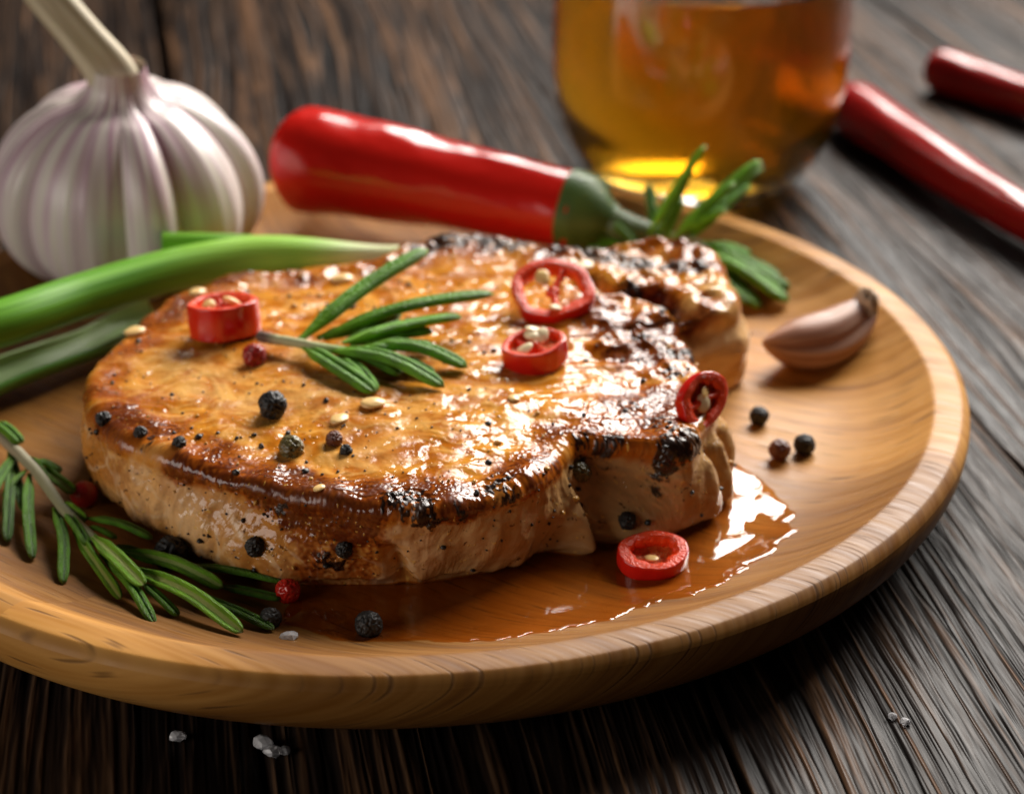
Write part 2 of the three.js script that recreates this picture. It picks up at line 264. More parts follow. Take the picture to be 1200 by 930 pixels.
// all that is known about a place (angle a, unrolled radius d)
function chopAt(a, d) {
  const R = RT(a), e = R - d, dd = Math.min(d, R), x = CC[0] + Math.cos(a) * dd, z = CC[1] + Math.sin(a) * dd, y = Math.min(0, e), X = CC[0] + Math.cos(a) * d, Z = CC[1] + Math.sin(a) * d;
  return { R, e, x, y, z, X, Z };
}
const rib = [[39, -21], [47, -15.5], [55, -12.5], [61, -2]];
const segDist = (x, z, L) => { let m = 1e9; for (let i = 1; i < L.length; i++) { const [ax, az] = L[i - 1], [bx, bz] = L[i], t = clamp(((x - ax) * (bx - ax) + (z - az) * (bz - az)) / ((bx - ax) ** 2 + (bz - az) ** 2)); m = Math.min(m, Math.hypot(x - ax - t * (bx - ax), z - az - t * (bz - az))); } return m; };
function chopRelief(p) {                                          // outward displacement in mm
  const { e, x, y, z, X, Z } = p, top = sstep(-4, 1.5, e), side = 1 - top;
  const rough = sstep(22, 48, x) * sstep(42, 12, z) * top + 0.8 * sstep(12, 2, e) * top * sstep(-8, -22, z), ch = clamp(sum(CHAR, X, Z));
  let h = 1.1 * N(x / 30, y / 20, z / 30) + 0.55 * N(x / 12 + 5, y / 12, z / 12);
  h += top * 0.42 * N(x / 6 + N(x / 20, 0, z / 20), 3, z / 4.2) + 0.13 * N(x / 2.4, y / 2.4, z / 2.4) + 0.04 * N(x / 1.1, y / 1.1, z / 1.1);
  h += 0.75 * mix(0.25, 1, sstep(0, 8, e)) * rough * (1.9 * (0.5 - Math.abs(N(x / 9, 2, z / 8))) * 2 + 1.0 * N(x / 4.2, 7, z / 4.2) + 0.5 * N(x / 2, 1, z / 2));
  h += ch * (0.30 + 0.75 * N(x / 1.7, y / 1.7, z / 1.7) + 0.5 * N(x / 0.9, y / 0.9, z / 0.9));
  h -= top * 4.6 * Math.exp(-((segDist(x, z, rib) / 2.7) ** 2));
  h += top * 1.3 * Math.exp(-(((e - 4) / 4) ** 2)) * sstep(0, 30, Math.abs(z - 10)) * (0.5 + N(x / 8, 4, z / 8)) - 0.8 * top * sstep(20, 60, e) * 0;
  if (side > 0) {
    const al = Math.atan2(z - CC[1], x - CC[0]) * p.R;
    h += side * (0.9 * N(al / 7, y / 15, 2) + 0.5 * N(al / 3.4 + y / 14, y / 9, 6) + 0.16 * N(al / 1.8 + y / 6, y / 2.4, 9));
    const fold = al / p.R * 180 / Math.PI - (87.5 + y * 0.28);      // the slanting fold left of the pale patch
    h -= side * 2.6 * Math.exp(-((fold / 2.0) ** 2)) * sstep(-3.5, -8, y);
    h += side * 1.5 * Math.exp(-(((fold - 5.5) / 4.0) ** 2)) * sstep(-2, -7, y) * -1 * 0.2;
    const phi = al / p.R * 180 / Math.PI;
    h += side * 1.6 * (Math.exp(-(((phi - 20) / 2.2) ** 2)) + Math.exp(-(((phi - 13.5) / 2.0) ** 2)) + Math.exp(-(((phi - 6.5) / 2.4) ** 2)) - 0.9 * Math.exp(-(((phi - 16.8) / 1.1) ** 2)) - 0.9 * Math.exp(-(((phi - 10) / 1.1) ** 2))) * sstep(-2, -5, y);
    h += side * 2.0 * Math.exp(-(((y + 6) / 4) ** 2)) * sstep(-8, -14, phi) * sstep(-48, -38, phi);
    h += side * 1.8 * Math.exp(-(((y + 14) / 4.5) ** 2)) * sstep(-19, -24, phi) * sstep(-44, -38, phi);
  }
  return h;
}
const NU = 1280, JT = 170, JA = 12, JS = 62, JB = 6, NV = JT + JA + JS + JB, UWS = 200, UW0 = [-100, -80];   // the unrolled map covers 200 mm
const chopPos = [], chopUnroll = [];
{
  const base = [];
  for (let j = 0; j <= NV; j++) for (let i = 0; i <= NU; i++) {
    const a = -Math.PI + 2 * Math.PI * (i % NU) / NU, R = RT(a), Bq = RB(a);
    let d, y, q;                                                   // radius, height, unrolled radius
    const hs = TOPY + 1.2 * (1 - 0) * 0;
    if (j <= JT) { const t = Math.pow(j / JT, 0.8); d = t * (R - RR); y = TOPY; q = d; }
    else if (j <= JT + JA) { const t = (j - JT) / JA * Math.PI / 2; d = R - RR + RR * Math.sin(t); y = TOPY - RR * (1 - Math.cos(t)); q = R - RR + RR * t / (Math.PI / 2); }
    else if (j <= JT + JA + JS) { const t = (j - JT - JA) / JS, s = (RR + t * (SIDE - RR)) / SIDE; d = mix(R, Bq, sstep(0, 1, t)) + 0.9 * Math.sin(Math.PI * t) ** 2 - 2.4 * sstep(0.80, 1, t) ** 2; y = TOPY - s * SIDE; q = R + s * SIDE - RR; }
    else { const t = (j - JT - JA - JS) / JB; d = (Bq - 2.4) * (1 - t); y = BOTY; q = R + SIDE - RR + t * 4; }
    const crown = (j <= JT + JA) ? 1.6 * (1 - (d / R) ** 2) : 0;
    base.push([CC[0] + Math.cos(a) * d, y + crown, CC[1] + Math.sin(a) * d]);
    chopUnroll.push([a, q]);
  }
  const g0 = gridMesh(base, NU, NV, { wrap: true }), nn = g0.attributes.normal.array;
  for (let k = 0; k < base.length; k++) {
    const j = Math.floor(k / (NU + 1)), i = k % (NU + 1);
    if (i === NU) { chopPos.push(chopPos[k - NU]); continue; }
    if (j > JT + JA + JS) { chopPos.push(base[k]); continue; }
    const [a, q] = chopUnroll[k], h = chopRelief(chopAt(a, q)) * (1 - 0.85 * sstep(NV - JB - 6, NV - JB, j));
    chopPos.push(j === 0 ? [CC[0], TOPY + 1.6 + chopRelief(chopAt(0, 0)), CC[1]] : [base[k][0] + nn[k * 3] * h, Math.max(10.3, base[k][1] + nn[k * 3 + 1] * h), base[k][2] + nn[k * 3 + 2] * h]);
  }
}
let chopGeo;
{
  chopGeo = gridMesh(chopPos, NU, NV, { wrap: true });
  const uv = chopGeo.attributes.uv.array;
  chopUnroll.forEach(([a, q], k) => { uv[k * 2] = (CC[0] + Math.cos(a) * q - UW0[0]) / UWS; uv[k * 2 + 1] = (CC[1] + Math.sin(a) * q - UW0[1]) / UWS; });
  const look = (u, v) => {
    const X = UW0[0] + u * UWS, Z = UW0[1] + v * UWS, a = Math.atan2(Z - CC[1], X - CC[0]), d = Math.hypot(X - CC[0], Z - CC[1]);
    if (d > RT(a) + 24) return null;
    return { ...chopAt(a, d), a };
  };
  const S = 2048;
  const fields = new Float32Array(S * S * 2);
  const map = colourTexture(S, S, (u, v) => {
    const p = look(u, v), k = (Math.floor(v * S) * S + Math.floor(u * S)) * 2;
    if (!p) { fields[k + 1] = 0.3; return [0.4, 0.2, 0.08]; }
    const { e, x, y, z, X, Z } = p, top = sstep(-2.2, 0.8, e + 0.8 * N(x / 2, y / 2, z / 2));
    const wx = 6 * N(x / 17, y / 17, z / 17) + 1.2 * N(x / 5, y / 5, z / 5), wz = 6 * N(x / 15 + 9, y / 15, z / 15) + 1.2 * N(x / 5, y / 5, z / 5 + 7);
    const f1 = N((x + wx) / 6.5, y / 5, (z + wz) / 5), f2 = N((x + wx) / 2.3, y / 2.0, (z + wz) / 1.7), f3 = N(x / 0.8, y / 0.8, z / 0.8), f4 = N(x / 0.35, y / 0.35, z / 0.35), big = N(x / 21 + 3, y / 14, z / 16);
    const ridge = 1 - Math.abs(N((x + wx * 1.6) / 11, y / 9, (z + wz * 1.6) / 5.5)) * 2.4;
    // top: golden roast meat with pale fibres
    let t = mix3([0.40, 0.112, 0.006], [0.64, 0.260, 0.027], sstep(-0.5, 0.6, f1 + 0.5 * big + 0.35 * f2 + 0.2 * f3));
    t = mix3(t, [0.76, 0.42, 0.12], sstep(0.60, 1.0, ridge + 0.3 * f2) * 0.45);
    t = mix3(t, [0.29, 0.070, 0.006], sstep(0.10, 0.6, -big * 0.7 - f1 * 0.45 + 0.3 * f3 + 0.2 * f2) * 0.7);
    // sides: pale cooked meat with golden bits
    let s = mix3([0.52, 0.215, 0.042], [0.74, 0.41, 0.145], sstep(-0.5, 0.5, big + 0.5 * f1 + 0.35 * f2));
    s = mix3(s, [0.50, 0.22, 0.05], sstep(0.1, 0.6, f3 * 0.6 + f2 * 0.5 + 0.3 * big) * 0.55);
    const phi = p.a * 180 / Math.PI;
    s = mix3(s, [0.38, 0.135, 0.022], sstep(-0.1, 0.45, 0.8 * N(x / 7 + 30, y / 6, z / 7) + 0.5 * f2 + 0.3 * f3 + 0.35 * sstep(-9, -1, y)) * 0.75);
    s = mix3(s, [0.30, 0.085, 0.014], sstep(119, 104, phi + 5 * f1) * sstep(85, 90, phi + 2 * f2) * sstep(-0.7, 0.4, f1 + 0.6 * f3 + 0.5 * f2) * 0.9);
    s = mix3(s, [0.86, 0.66, 0.42], sstep(0.75, 1, ridge + 0.25 * f2) * 0.35);
    s = mix3(s, [0.42, 0.255, 0.110], 0.75 * sstep(82, 74, phi + f1 * 4) * sstep(0, 8, phi));
    let c = mix3(s, t, top);
    const pale = clamp(sum(PALE, X, Z) * (0.9 + 0.9 * f1 + 0.5 * f2));
    c = mix3(c, top > 0.5 ? [0.78, 0.50, 0.20] : [0.74, 0.48, 0.25], pale * 0.65);
    const band = sstep(14, 4, e + 5 * N(x / 7, 1, z / 7) + 2.5 * N(x / 2.5, 1, z / 2.5)) * sstep(-2.4, 0.4, e + 1.6 * N(x / 5, 2, z / 5) + 0.7 * N(x / 1.5, y / 1.5, z / 1.5));
    const sear = clamp(band * (0.2 + 0.8 * sstep(-0.25, 0.35, N(x / 11, 6, z / 11))) + sum(SEAR, X, Z) * mix(sstep(-8, -20, X) * 0 + (Math.abs(X + 8) < 11 ? 0.9 : 0.3), 1, top) * (1 + 0.8 * sstep(20, 35, X) * sstep(55, 35, Z)) * (0.85 + 0.7 * f1 + 0.5 * f2 + 0.45 * f3));
    c = mix3(c, [0.31, 0.068, 0.007], sstep(0.12, 0.65, sear) * 0.85);
    c = mix3(c, [0.085, 0.013, 0.003], sstep(0.5, 1.10, sear + 0.25 * f3 + 0.2 * f2) * 0.85);
    const ch = sum(CHAR, X, Z), crust = sstep(0.35, 0.7, ch * (1 + 1.2 * f2 + 0.9 * f3 + 0.5 * f4) + 0.22 * band * (f2 + f3));
    c = mix3(c, [0.014, 0.008, 0.006], crust * 0.93);
    const speck = sstep(0.50, 0.62, N(x / 1.1 + 40, y / 1.1, z / 1.1) + 0.35 * f4) * sstep(-0.1, 0.3, N(x / 6, y / 6, z / 6 + 4));
    c = mix3(c, [0.07, 0.025, 0.008], speck * 0.85);
    const gold = sstep(0.52, 0.64, N(x / 0.9, y / 0.9 + 20, z / 0.9) + 0.3 * f4);
    c = mix3(c, [0.72, 0.42, 0.09], gold * 0.6 * (1 - crust));
    const al = p.a * p.R, fw = al + y * (0.25 + 0.5 * N(al / 16, 1, 5)) + 1.6 * N(al / 5, y / 5, 12), fibre = (1 - top) * sstep(-0.35, 0.35, N(al / 9, y / 7, 15)) * (0.6 * N(fw / 1.3, y / 6, 3) + 0.4 * N(fw / 0.5, y / 3.5, 8));
    c = mix3(c, [c[0] * 1.25 + 0.05, c[1] * 1.25 + 0.05, c[2] * 1.3 + 0.03], sstep(0.1, 0.5, fibre) * 0.35 * (1 - crust));
    c = mix3(c, [c[0] * 0.6, c[1] * 0.5, c[2] * 0.4], sstep(0.1, 0.5, -fibre) * 0.35);
    const pool = sstep(-0.25, 0.35, N(x / 5.5 + 8, y / 5, z / 5.5));
    fields[k] = 0.5 + 0.22 * fibre + 0.12 * f1 + 0.16 * f2 + (0.05 + 0.10 * clamp(sear)) * f3 + 0.02 * f4 + 0.10 * speck + 0.10 * gold + crust * (0.10 * f4 + 0.16 * f3);
    fields[k + 1] = clamp(mix(0.10, 0.30, pool) + 0.08 * f2 + 0.06 * f3 + 0.12 * crust + 0.06 * clamp(sear) * sstep(0, 0.4, f2 + f3) - 0.10 * (1 - top)- 0.05 * sstep(14, 30, x) * top, 0.08, 0.6);
    return c;
  });
  const bump = dataTexture(S, S, (u, v) => { const k = (Math.floor(v * S) * S + Math.floor(u * S)) * 2; return [fields[k], fields[k + 1]]; });
  const meat = phys({ map, bumpMap: bump, bumpScale: 0.00065, roughnessMap: bump, roughness: 1, ior: 1.48, specularIntensity: 0.78 });
  const chop = thing('pork_chop', 'large glossy roasted pork chop with charred edges lying on the wooden plate', 'pork chop', [CC[0], BOTY, CC[1]]);
  worldPart('meat', chopGeo, meat, chop);
  // cracked pepper and roasted crumbs stuck to the meat, too many to count
  const kinds = [[], []];
  const shards = [0, 1, 2, 3].map((k) => lump(1, k + 50, 0.34, 1.6, 1, [1, 0.75, 0.85], 0));
  for (let n = 0; n < 900; n++) {
    const a = rnd(-Math.PI, Math.PI), d = Math.sqrt(rnd()) * (RT(a) + 15), o = chopPoint(CC[0] + Math.cos(a) * d, CC[1] + Math.sin(a) * d);
    const big = rnd(), r = 0.16 + 0.62 * big ** 5 + 0.12 * rnd(), gold = rnd() < 0.30 ? 1 : 0;
    if (N(o.p[0] / 13, 3, o.p[2] / 13) < rnd(-0.5, 0.1)) continue;
    const g = shards[n % 4].clone(); g.scale(r, r * 0.8, r); g.rotateX(rnd(0, 6)); g.rotateY(rnd(0, 6));
    const q = add(o.p, o.n, r * 0.25); g.translate(q[0] * MM, q[1] * MM, q[2] * MM); kinds[gold].push(g);
  }
  const dark = worldPart('pepper_crumbs', mergeGeometries(kinds[0]), std({ color: rgb(0.012, 0.009, 0.007), roughness: 0.42 }), chop); dark.userData.kind = 'stuff';
  const gold = worldPart('spice_crumbs', mergeGeometries(kinds[1]), std({ color: rgb(0.55, 0.28, 0.055), roughness: 0.3 }), chop); gold.userData.kind = 'stuff';
}
// point and outward normal of the finished chop at an unrolled place
function chopPoint(X, Z) {
  const a = Math.atan2(Z - CC[1], X - CC[0]), d = Math.hypot(X - CC[0], Z - CC[1]), i = Math.round((a + Math.PI) / (2 * Math.PI) * NU) % NU;
  let lo = 0, hi = NV - JB;
  while (lo < hi) { const m = (lo + hi) >> 1; if (chopUnroll[m * (NU + 1) + i][1] < d) lo = m + 1; else hi = m; }
  const k = lo * (NU + 1) + i, nn = chopGeo.attributes.normal.array;
  return { p: chopPos[k], n: [nn[k * 3], nn[k * 3 + 1], nn[k * 3 + 2]] };
}
const onTop = (px, py, lift) => {                                  // so that a thing whose centre is lift above the meat lies under that pixel
  let o = onMeat(px, py);
  if (o.p[1] < 26.5) return o;
  for (let k = 0, h = o.p[1] + lift; k < 4; k++) { const q = at(px, py, h); o = chopPoint(q[0], q[2]); h = o.p[1] + lift; }
  return { p: o.p, n: unit(add([0, 1.2, 0], o.n)) };
};
const onMeat = (px, py) => chopPoint(...onChop(px, py));

// ---------------------------------------------------------------- juice on the plate
{
  const c = [36, 62], pts = [[-16, 88], [-5.5, 94.7], [9.4, 96.5], [20, 96.6], [30, 94.2], [39, 91.4], [45, 87], [51, 84.4], [57, 82.6], [62.7, 78], [68, 73], [73, 66], [77, 58], [78.6, 49.5], [76.5, 40], [71, 30.4], [66, 24], [50, 30], [20, 40], [-10, 66]];
  const q = pts.map(([x, z]) => [Math.atan2(z - c[1], x - c[0]), Math.hypot(x - c[0], z - c[1])]).sort((a, b) => a[0] - b[0]), n = q.length;
  const R = (a) => { let i = q.findIndex((k) => k[0] > a); if (i < 0) i = n; const p1 = q[(i - 1 + n) % n], p2 = q[i % n], a1 = p1[0] - (i === 0 ? 2 * Math.PI : 0), a2 = p2[0] + (i === n ? 2 * Math.PI : 0), t = (a - a1) / (a2 - a1); return mix(p1[1], p2[1], t * t * (3 - 2 * t)) + 2.0 * N(Math.cos(a) * 7, Math.sin(a) * 7, 3) + 0.9 * N(Math.cos(a) * 19, Math.sin(a) * 19, 5); };
  const g = grid(360, 90, (u, v) => {
    const a = -Math.PI + u * 2 * Math.PI, r = R(a), t = Math.pow(v, 0.7), x = c[0] + Math.cos(a) * r * t, z = c[1] + Math.sin(a) * r * t, e = r * (1 - t);
    const h = 0.34 * Math.sqrt(clamp(1 - (1 - clamp(e / 2.8)) ** 2)) * (1 + 0.35 * N(x / 9, z / 9, 4)) + (0.32 * N(x / 13 + 3, z / 13, 2) + 0.20 * N(x / 8, z / 8, 8) + 0.05 * N(x / 3, z / 3, 5)) * clamp(e / 3);
    return [x, floorAt(x, z) + 0.02 + Math.max(0, h), z];
  }, { wrap: true });
  const juice = phys({ color: rgb(0.92, 0.65, 0.32), transmission: 1, thickness: 0, roughness: 0.03, ior: 1.40 });
  single('meat_juice', g, juice, 'thin glossy puddle of meat juice in front of the chop with bright reflections', 'juice');
}

// ---------------------------------------------------------------- rosemary
const leafBump = dataTexture(256, 256, (u, v) => [0.5 + 0.4 * N(u * 60, v * 12, 1) + 0.2 * N(u * 110, v * 30, 2), 0.5]);
const leafMat = phys({ vertexColors: true, specularIntensity: 0.7, roughness: 0.42, bumpMap: leafBump, bumpScale: 0.0004 });
const stemMat = std({ vertexColors: true, roughness: 0.65 });
const LEAF = [[-1, 0.02], [-0.96, 0.26], [-0.72, 0.50], [-0.36, 0.58], [-0.12, 0.40], [0, 0.16], [0.12, 0.40], [0.36, 0.58], [0.72, 0.50], [0.96, 0.26], [1, 0.02], [0.84, -0.16], [0.56, -0.12], [0.36, 0.04], [0.16, 0.10], [0, 0.02], [-0.16, 0.10], [-0.36, 0.04], [-0.56, -0.12], [-0.84, -0.16]];
function leafGeo(points, w, roll, shade = 1) {
  const f = curve(points), n = LEAF.length, sd = rnd(0, 90);
  return grid(n, 26, (u, v) => {
    const k = Math.round(u * n) % n, [sx, sy] = LEAF[k], { S, U } = frame(f, v), c = Math.cos(roll), s = Math.sin(roll);
    const taper = (0.38 + 0.62 * sstep(0, 0.28, v)) * (v > 0.82 ? Math.sqrt(Math.max(0, 1 - ((v - 0.82) / 0.18) ** 2)) : 1) * (1 + 0.07 * N(v * 9, sd, k * 0.3)), x = sx * w * 0.50 * taper, y = sy * w * 0.58 * taper * 1.1;
    return add(add(f(v), S, x * c - y * s), U, x * s + y * c);
  }, {
    wrap: true,
    color: (u, v) => {
      const k = Math.round(u * n) % n, under = k >= 14 && k <= 16, rolled = k > 10 && !under, vein = k === 5;
      const m = 0.75 + 0.5 * sstep(-0.5, 0.5, N(v * 7, sd, k * 0.4));
      const top = mix3([0.072 * m, 0.195 * m, 0.005 * m], [0.15, 0.31, 0.012], sstep(0.35, 0, v) * 0.7);
      let c = under ? [0.36, 0.44, 0.12] : rolled ? [0.12 * m, 0.27 * m, 0.008 * m] : vein ? [0.05, 0.14, 0.006] : top;
      c = mix3(c, [0.22, 0.22, 0.05], sstep(0.96, 1, v) * 0.7);
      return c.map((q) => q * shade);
    }, uv: (u, v) => [u, v * 4],
  });
}
function sprig(name, label, stem, stemR, leaves, stemColour) {
  const f = curve(stem), t = thing(name, label, 'rosemary', stem[0], 'rosemary sprigs');
  worldPart('stem', tube(f, (v, a) => stemR * (1 - 0.35 * v) * (1 + 0.12 * N(v * 20, Math.cos(a) * 2, Math.sin(a) * 2)) * (v > 0.985 ? 0.5 : 1), 14, 60, { color: (u, v) => stemColour(v, u) }), stemMat, t);
  for (const [pts, w, roll, shade] of leaves) worldPart('leaf', leafGeo(pts, w, roll, shade), leafMat, t);
}
const bend = (a, b, up, side = 0) => { const m = [(a[0] + b[0]) / 2, (a[1] + b[1]) / 2 + up, (a[2] + b[2]) / 2], d = unit(sub(b, a)), s = unit(cross(d, [0, 1, 0])); return [a, add(m, s, side), b]; };
{ // front left, on the plate
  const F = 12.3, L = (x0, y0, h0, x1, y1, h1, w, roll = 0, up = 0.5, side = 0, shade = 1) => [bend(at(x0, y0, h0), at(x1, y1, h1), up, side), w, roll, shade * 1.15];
  sprig('rosemary_sprig', 'long green rosemary sprig with a grey stem on the front left of the plate', [at(-22, 492, 17), at(12, 522, 17), at(42, 552, 16.5), at(75, 597, 16), at(108, 630, 15.2), at(140, 658, 14.5), at(166, 676, 14)], 1.25, [
    L(100, 607, 15.5, 179, 632, 14, 2.2, 0.2, 0.6, -0.6), L(102, 618, 15, 136, 632, 14.5, 2.0, 0.5), L(137, 639, 13, 186, 656, 12.4, 1.9, 0, 0, 0, 0.7),
    L(141, 645, 15, 262, 688, 13.6, 2.7, 2.5, 0.9, -0.8, 1.1), L(204, 663, 12.8, 336, 683, 12.4, 2.2, 0.2, 0.4, -0.5, 0.85), L(258, 687, 12, 330, 702, 11.9, 2.1, 0, 0, 0, 0.6),
    L(150, 664, 14.6, 285, 741, 13.4, 3.0, 2.6, 1.2, -0.8, 1.15), L(215, 694, 12.4, 322, 738, 12, 2.3, 0.1, 0.2, -0.4, 0.7), L(108, 628, 16.2, 169, 686, 15.2, 3.0, 2.75, 1.0, 0.3, 1.1),
    L(86, 622, 15, 142, 702, 12.4, 2.3, 2.3, 1.0, 0.5), L(118, 650, 14, 181, 732, 12.3, 2.4, 0.15, 0.9, -0.6), L(166, 683, 13.4, 209, 722, 12, 2.0, 0.1, 0.3, 0, 0.8),
    L(63, 596, 15, 73, 685, 12.2, 2.3, 0.4, 1.4, -1.0), L(34, 556, 15.6, 37, 656, 12.2, 2.4, 0.5, 1.2, 0.4), L(30, 550, 16, 3, 582, 14, 2.2, 2.6, 0.8), L(14, 545, 15, 8, 636, 12.3, 2.3, 0.2, 1, 0, 0.6),
    L(34, 536, 17, 55, 566, 15, 2.2, 2.2, 0.5), L(42, 547, 16, 87, 577, 14.6, 2.4, 2.7, 0.6), L(40, 540, 17, 72, 553, 15.6, 2.0, 0.2, 0.5), L(-6, 496, 19, 24, 520, 18, 3.0, 0.1, 0.6, 0, 1.1),
    L(70, 590, 16.4, 100, 611, 15.5, 2.2, 2.4, 0.6), L(76, 600, 16, 103, 640, 15, 2.2, 0.2, 0.5),
    L(20, 530, 16, -20, 600, 13, 2.2, 0.2, 1), L(10, 525, 15, 28, 600, 12.4, 2.1, 0, 0.8, 0, 0.6),
  ], (v, u) => mix3([0.30, 0.25, 0.17], [0.20, 0.24, 0.10], v));
}
{ // on the chop
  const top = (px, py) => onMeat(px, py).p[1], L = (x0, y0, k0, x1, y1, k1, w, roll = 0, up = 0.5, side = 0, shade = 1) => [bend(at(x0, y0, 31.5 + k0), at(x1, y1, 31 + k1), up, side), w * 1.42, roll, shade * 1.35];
  sprig('rosemary_sprig', 'small fresh rosemary sprig with fanned leaves lying on top of the chop', [at(304, 394, 33.0), at(325, 398, 33.4), at(350, 402, 33.8), at(382, 408, 34), at(412, 411, 34)], 1.2, [
    L(350, 400, 2.4, 502, 292, 13, 3.1, 0.15, 0.8, -0.6), L(372, 397, 2, 580, 344, 7, 2.6, 0.1, 1.6, -0.6, 0.9), L(402, 402, 2.6, 542, 371, 4.5, 2.6, 0.25, 0.5, -0.3, 1.25),
    L(410, 404, 1.6, 508, 388, 2.5, 2.3, 0.1, 0.3, 0, 0.75), L(430, 403, 1.8, 548, 431, 0.9, 2.6, 0.1, 1.4, -0.9, 1.0), L(384, 410, 2.2, 521, 454, 0.9, 2.6, 0.05, 1.6, -1.2, 1.0), L(355, 406, 1.8, 440, 461, 0.6, 2.6, -0.1, 0.6, 0.4, 0.95),
    L(398, 418, 1.4, 440, 459, 0.6, 2.2, 0.2, 0.5, -0.5, 1.15), L(372, 396, 1.8, 452, 381, 2.6, 2.3, 0.2, 0.4, 0, 0.9), L(470, 420, 0.8, 508, 440, 0.6, 2.1, 0.2, 0.2, 0, 0.9), L(440, 404, 1, 508, 405, 1.2, 2.0, 0.2, 0.3, 0, 1.05),
    L(380, 398, 1.6, 470, 376, 1.8, 2.2, 0.2, 0.3, 0, 0.8), L(412, 402, 2.2, 500, 380, 3.6, 2.2, 0.2, 0.4, 0, 1.0), L(420, 408, 1.8, 512, 412, 1.6, 2.2, 0.2, 0.4, 0, 1.1), L(395, 412, 1.6, 470, 440, 0.8, 2.2, 0.1, 0.6, -0.6, 0.85), L(408, 398, 2.2, 470, 368, 4, 2.0, 0.2, 0.4, 0, 0.75), L(425, 412, 1.4, 492, 436, 0.8, 2.1, 0.2, 0.5, 0, 1.2),
  ], (v) => mix3(mix3([0.10, 0.05, 0.03], [0.42, 0.42, 0.22], sstep(0.1, 0.3, v)), [0.30, 0.42, 0.14], sstep(0.5, 1, v)));
}
{ // behind the chop
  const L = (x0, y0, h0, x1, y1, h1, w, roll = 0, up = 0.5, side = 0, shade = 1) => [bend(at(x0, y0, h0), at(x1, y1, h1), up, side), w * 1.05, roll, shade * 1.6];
  sprig('rosemary_sprig', 'blurred rosemary sprig behind the chop with leaves rising before the amber glass', [at(700, 300, 17), at(755, 285, 19), at(800, 278, 21), at(838, 300, 18)], 1.4, [
    L(758, 280, 20, 828, 170, 44, 3.6, 0.2, 0.5, 0, 1.3), L(795, 278, 21, 893, 188, 38, 4.0, 0.15, 0.5, -0.8, 1.3), L(805, 282, 20, 896, 196, 34, 2.8, 0.2, 0.5, -1.4, 0.9),
    L(812, 290, 19, 924, 355, 14, 4.2, 0.15, 1, -0.6, 1.1), L(820, 283, 19, 896, 318, 15.5, 3.4, 0.2, 0.8, 0, 1.0), L(815, 300, 17, 880, 358, 13, 3.4, 0.2, 0.6, 0, 0.8), L(800, 285, 19, 846, 310, 15, 3.2, 2.6, 0.5), L(740, 292, 18, 700, 282, 18, 3.6, 2.4, 0.5),
    L(720, 292, 18, 690, 292, 16, 3.4, 2.4, 0.5), L(770, 284, 19, 760, 215, 30, 2.6, 0.2, 0.4, 0, 0.8), L(826, 290, 18, 915, 325, 16, 3.2, 0.1, 0.8, 0, 0.9), L(800, 276, 21, 852, 246, 30, 3.4, 0.2, 0.5, 0, 1.2), L(780, 282, 20, 800, 232, 30, 3.2, 0.3, 0.5, 0, 1.0), L(822, 296, 17, 905, 340, 14, 4.0, 0.2, 1, 0, 1.2), L(815, 304, 16, 862, 345, 13, 3.6, 0.3, 0.6, 0, 1.0), L(830, 288, 18, 880, 300, 17, 3.4, 0.2, 0.8, 0, 1.1), L(748, 288, 19, 720, 262, 24, 3.2, 0.2, 0.5, 0, 0.8), L(760, 292, 18, 730, 300, 16, 3.6, 2.4, 0.4, 0, 1.1), L(842, 302, 17, 922, 348, 13, 3.8, 0.1, 1, -0.5, 1.25), L(790, 280, 21, 862, 214, 35, 3.4, 0.1, 0.5, -0.6, 1.1), L(770, 282, 20, 812, 196, 38, 3.0, 0.2, 0.5, 0.4, 0.8), L(833, 296, 18, 926, 338, 15, 3.6, 0.1, 0.9, 0.5, 0.8), L(836, 306, 15, 890, 362, 12.5, 3.6, 0.1, 0.9, 0.3, 1.0), L(806, 282, 20, 880, 215, 31, 3.2, 0.1, 0.5, 0.2, 1.25),
  ], () => [0.26, 0.28, 0.12]);
}

// ---------------------------------------------------------------- chilli rings
const skinMat = phys({ color: rgb(0.62, 0.012, 0.006), roughness: 0.2, clearcoat: 0.4, clearcoatRoughness: 0.08 });
const fleshMat = std({ color: rgb(0.82, 0.055, 0.006), roughness: 0.34, bumpMap: leafBump, bumpScale: 0.0003 });
const membraneMat = std({ color: rgb(0.74, 0.055, 0.012), roughness: 0.28 });
const pithMat = std({ color: rgb(0.76, 0.16, 0.035), roughness: 0.32, bumpMap: leafBump, bumpScale: 0.0003 });
const seedMat = std({ color: rgb(0.80, 0.52, 0.20), roughness: 0.35 }), paleSeedMat = std({ color: rgb(0.86, 0.70, 0.44), roughness: 0.35 });
const seedGeo = (k = 0) => { const g = lump(1, 70 + k, 0.12, 1.2, 5, [1.35, 0.42, 1.05], 0); return g; };
function orient(o, n, spin = 0) { o.quaternion.setFromUnitVectors(new THREE.Vector3(0, 1, 0), new THREE.Vector3(...unit(n))); o.rotateY(spin); }
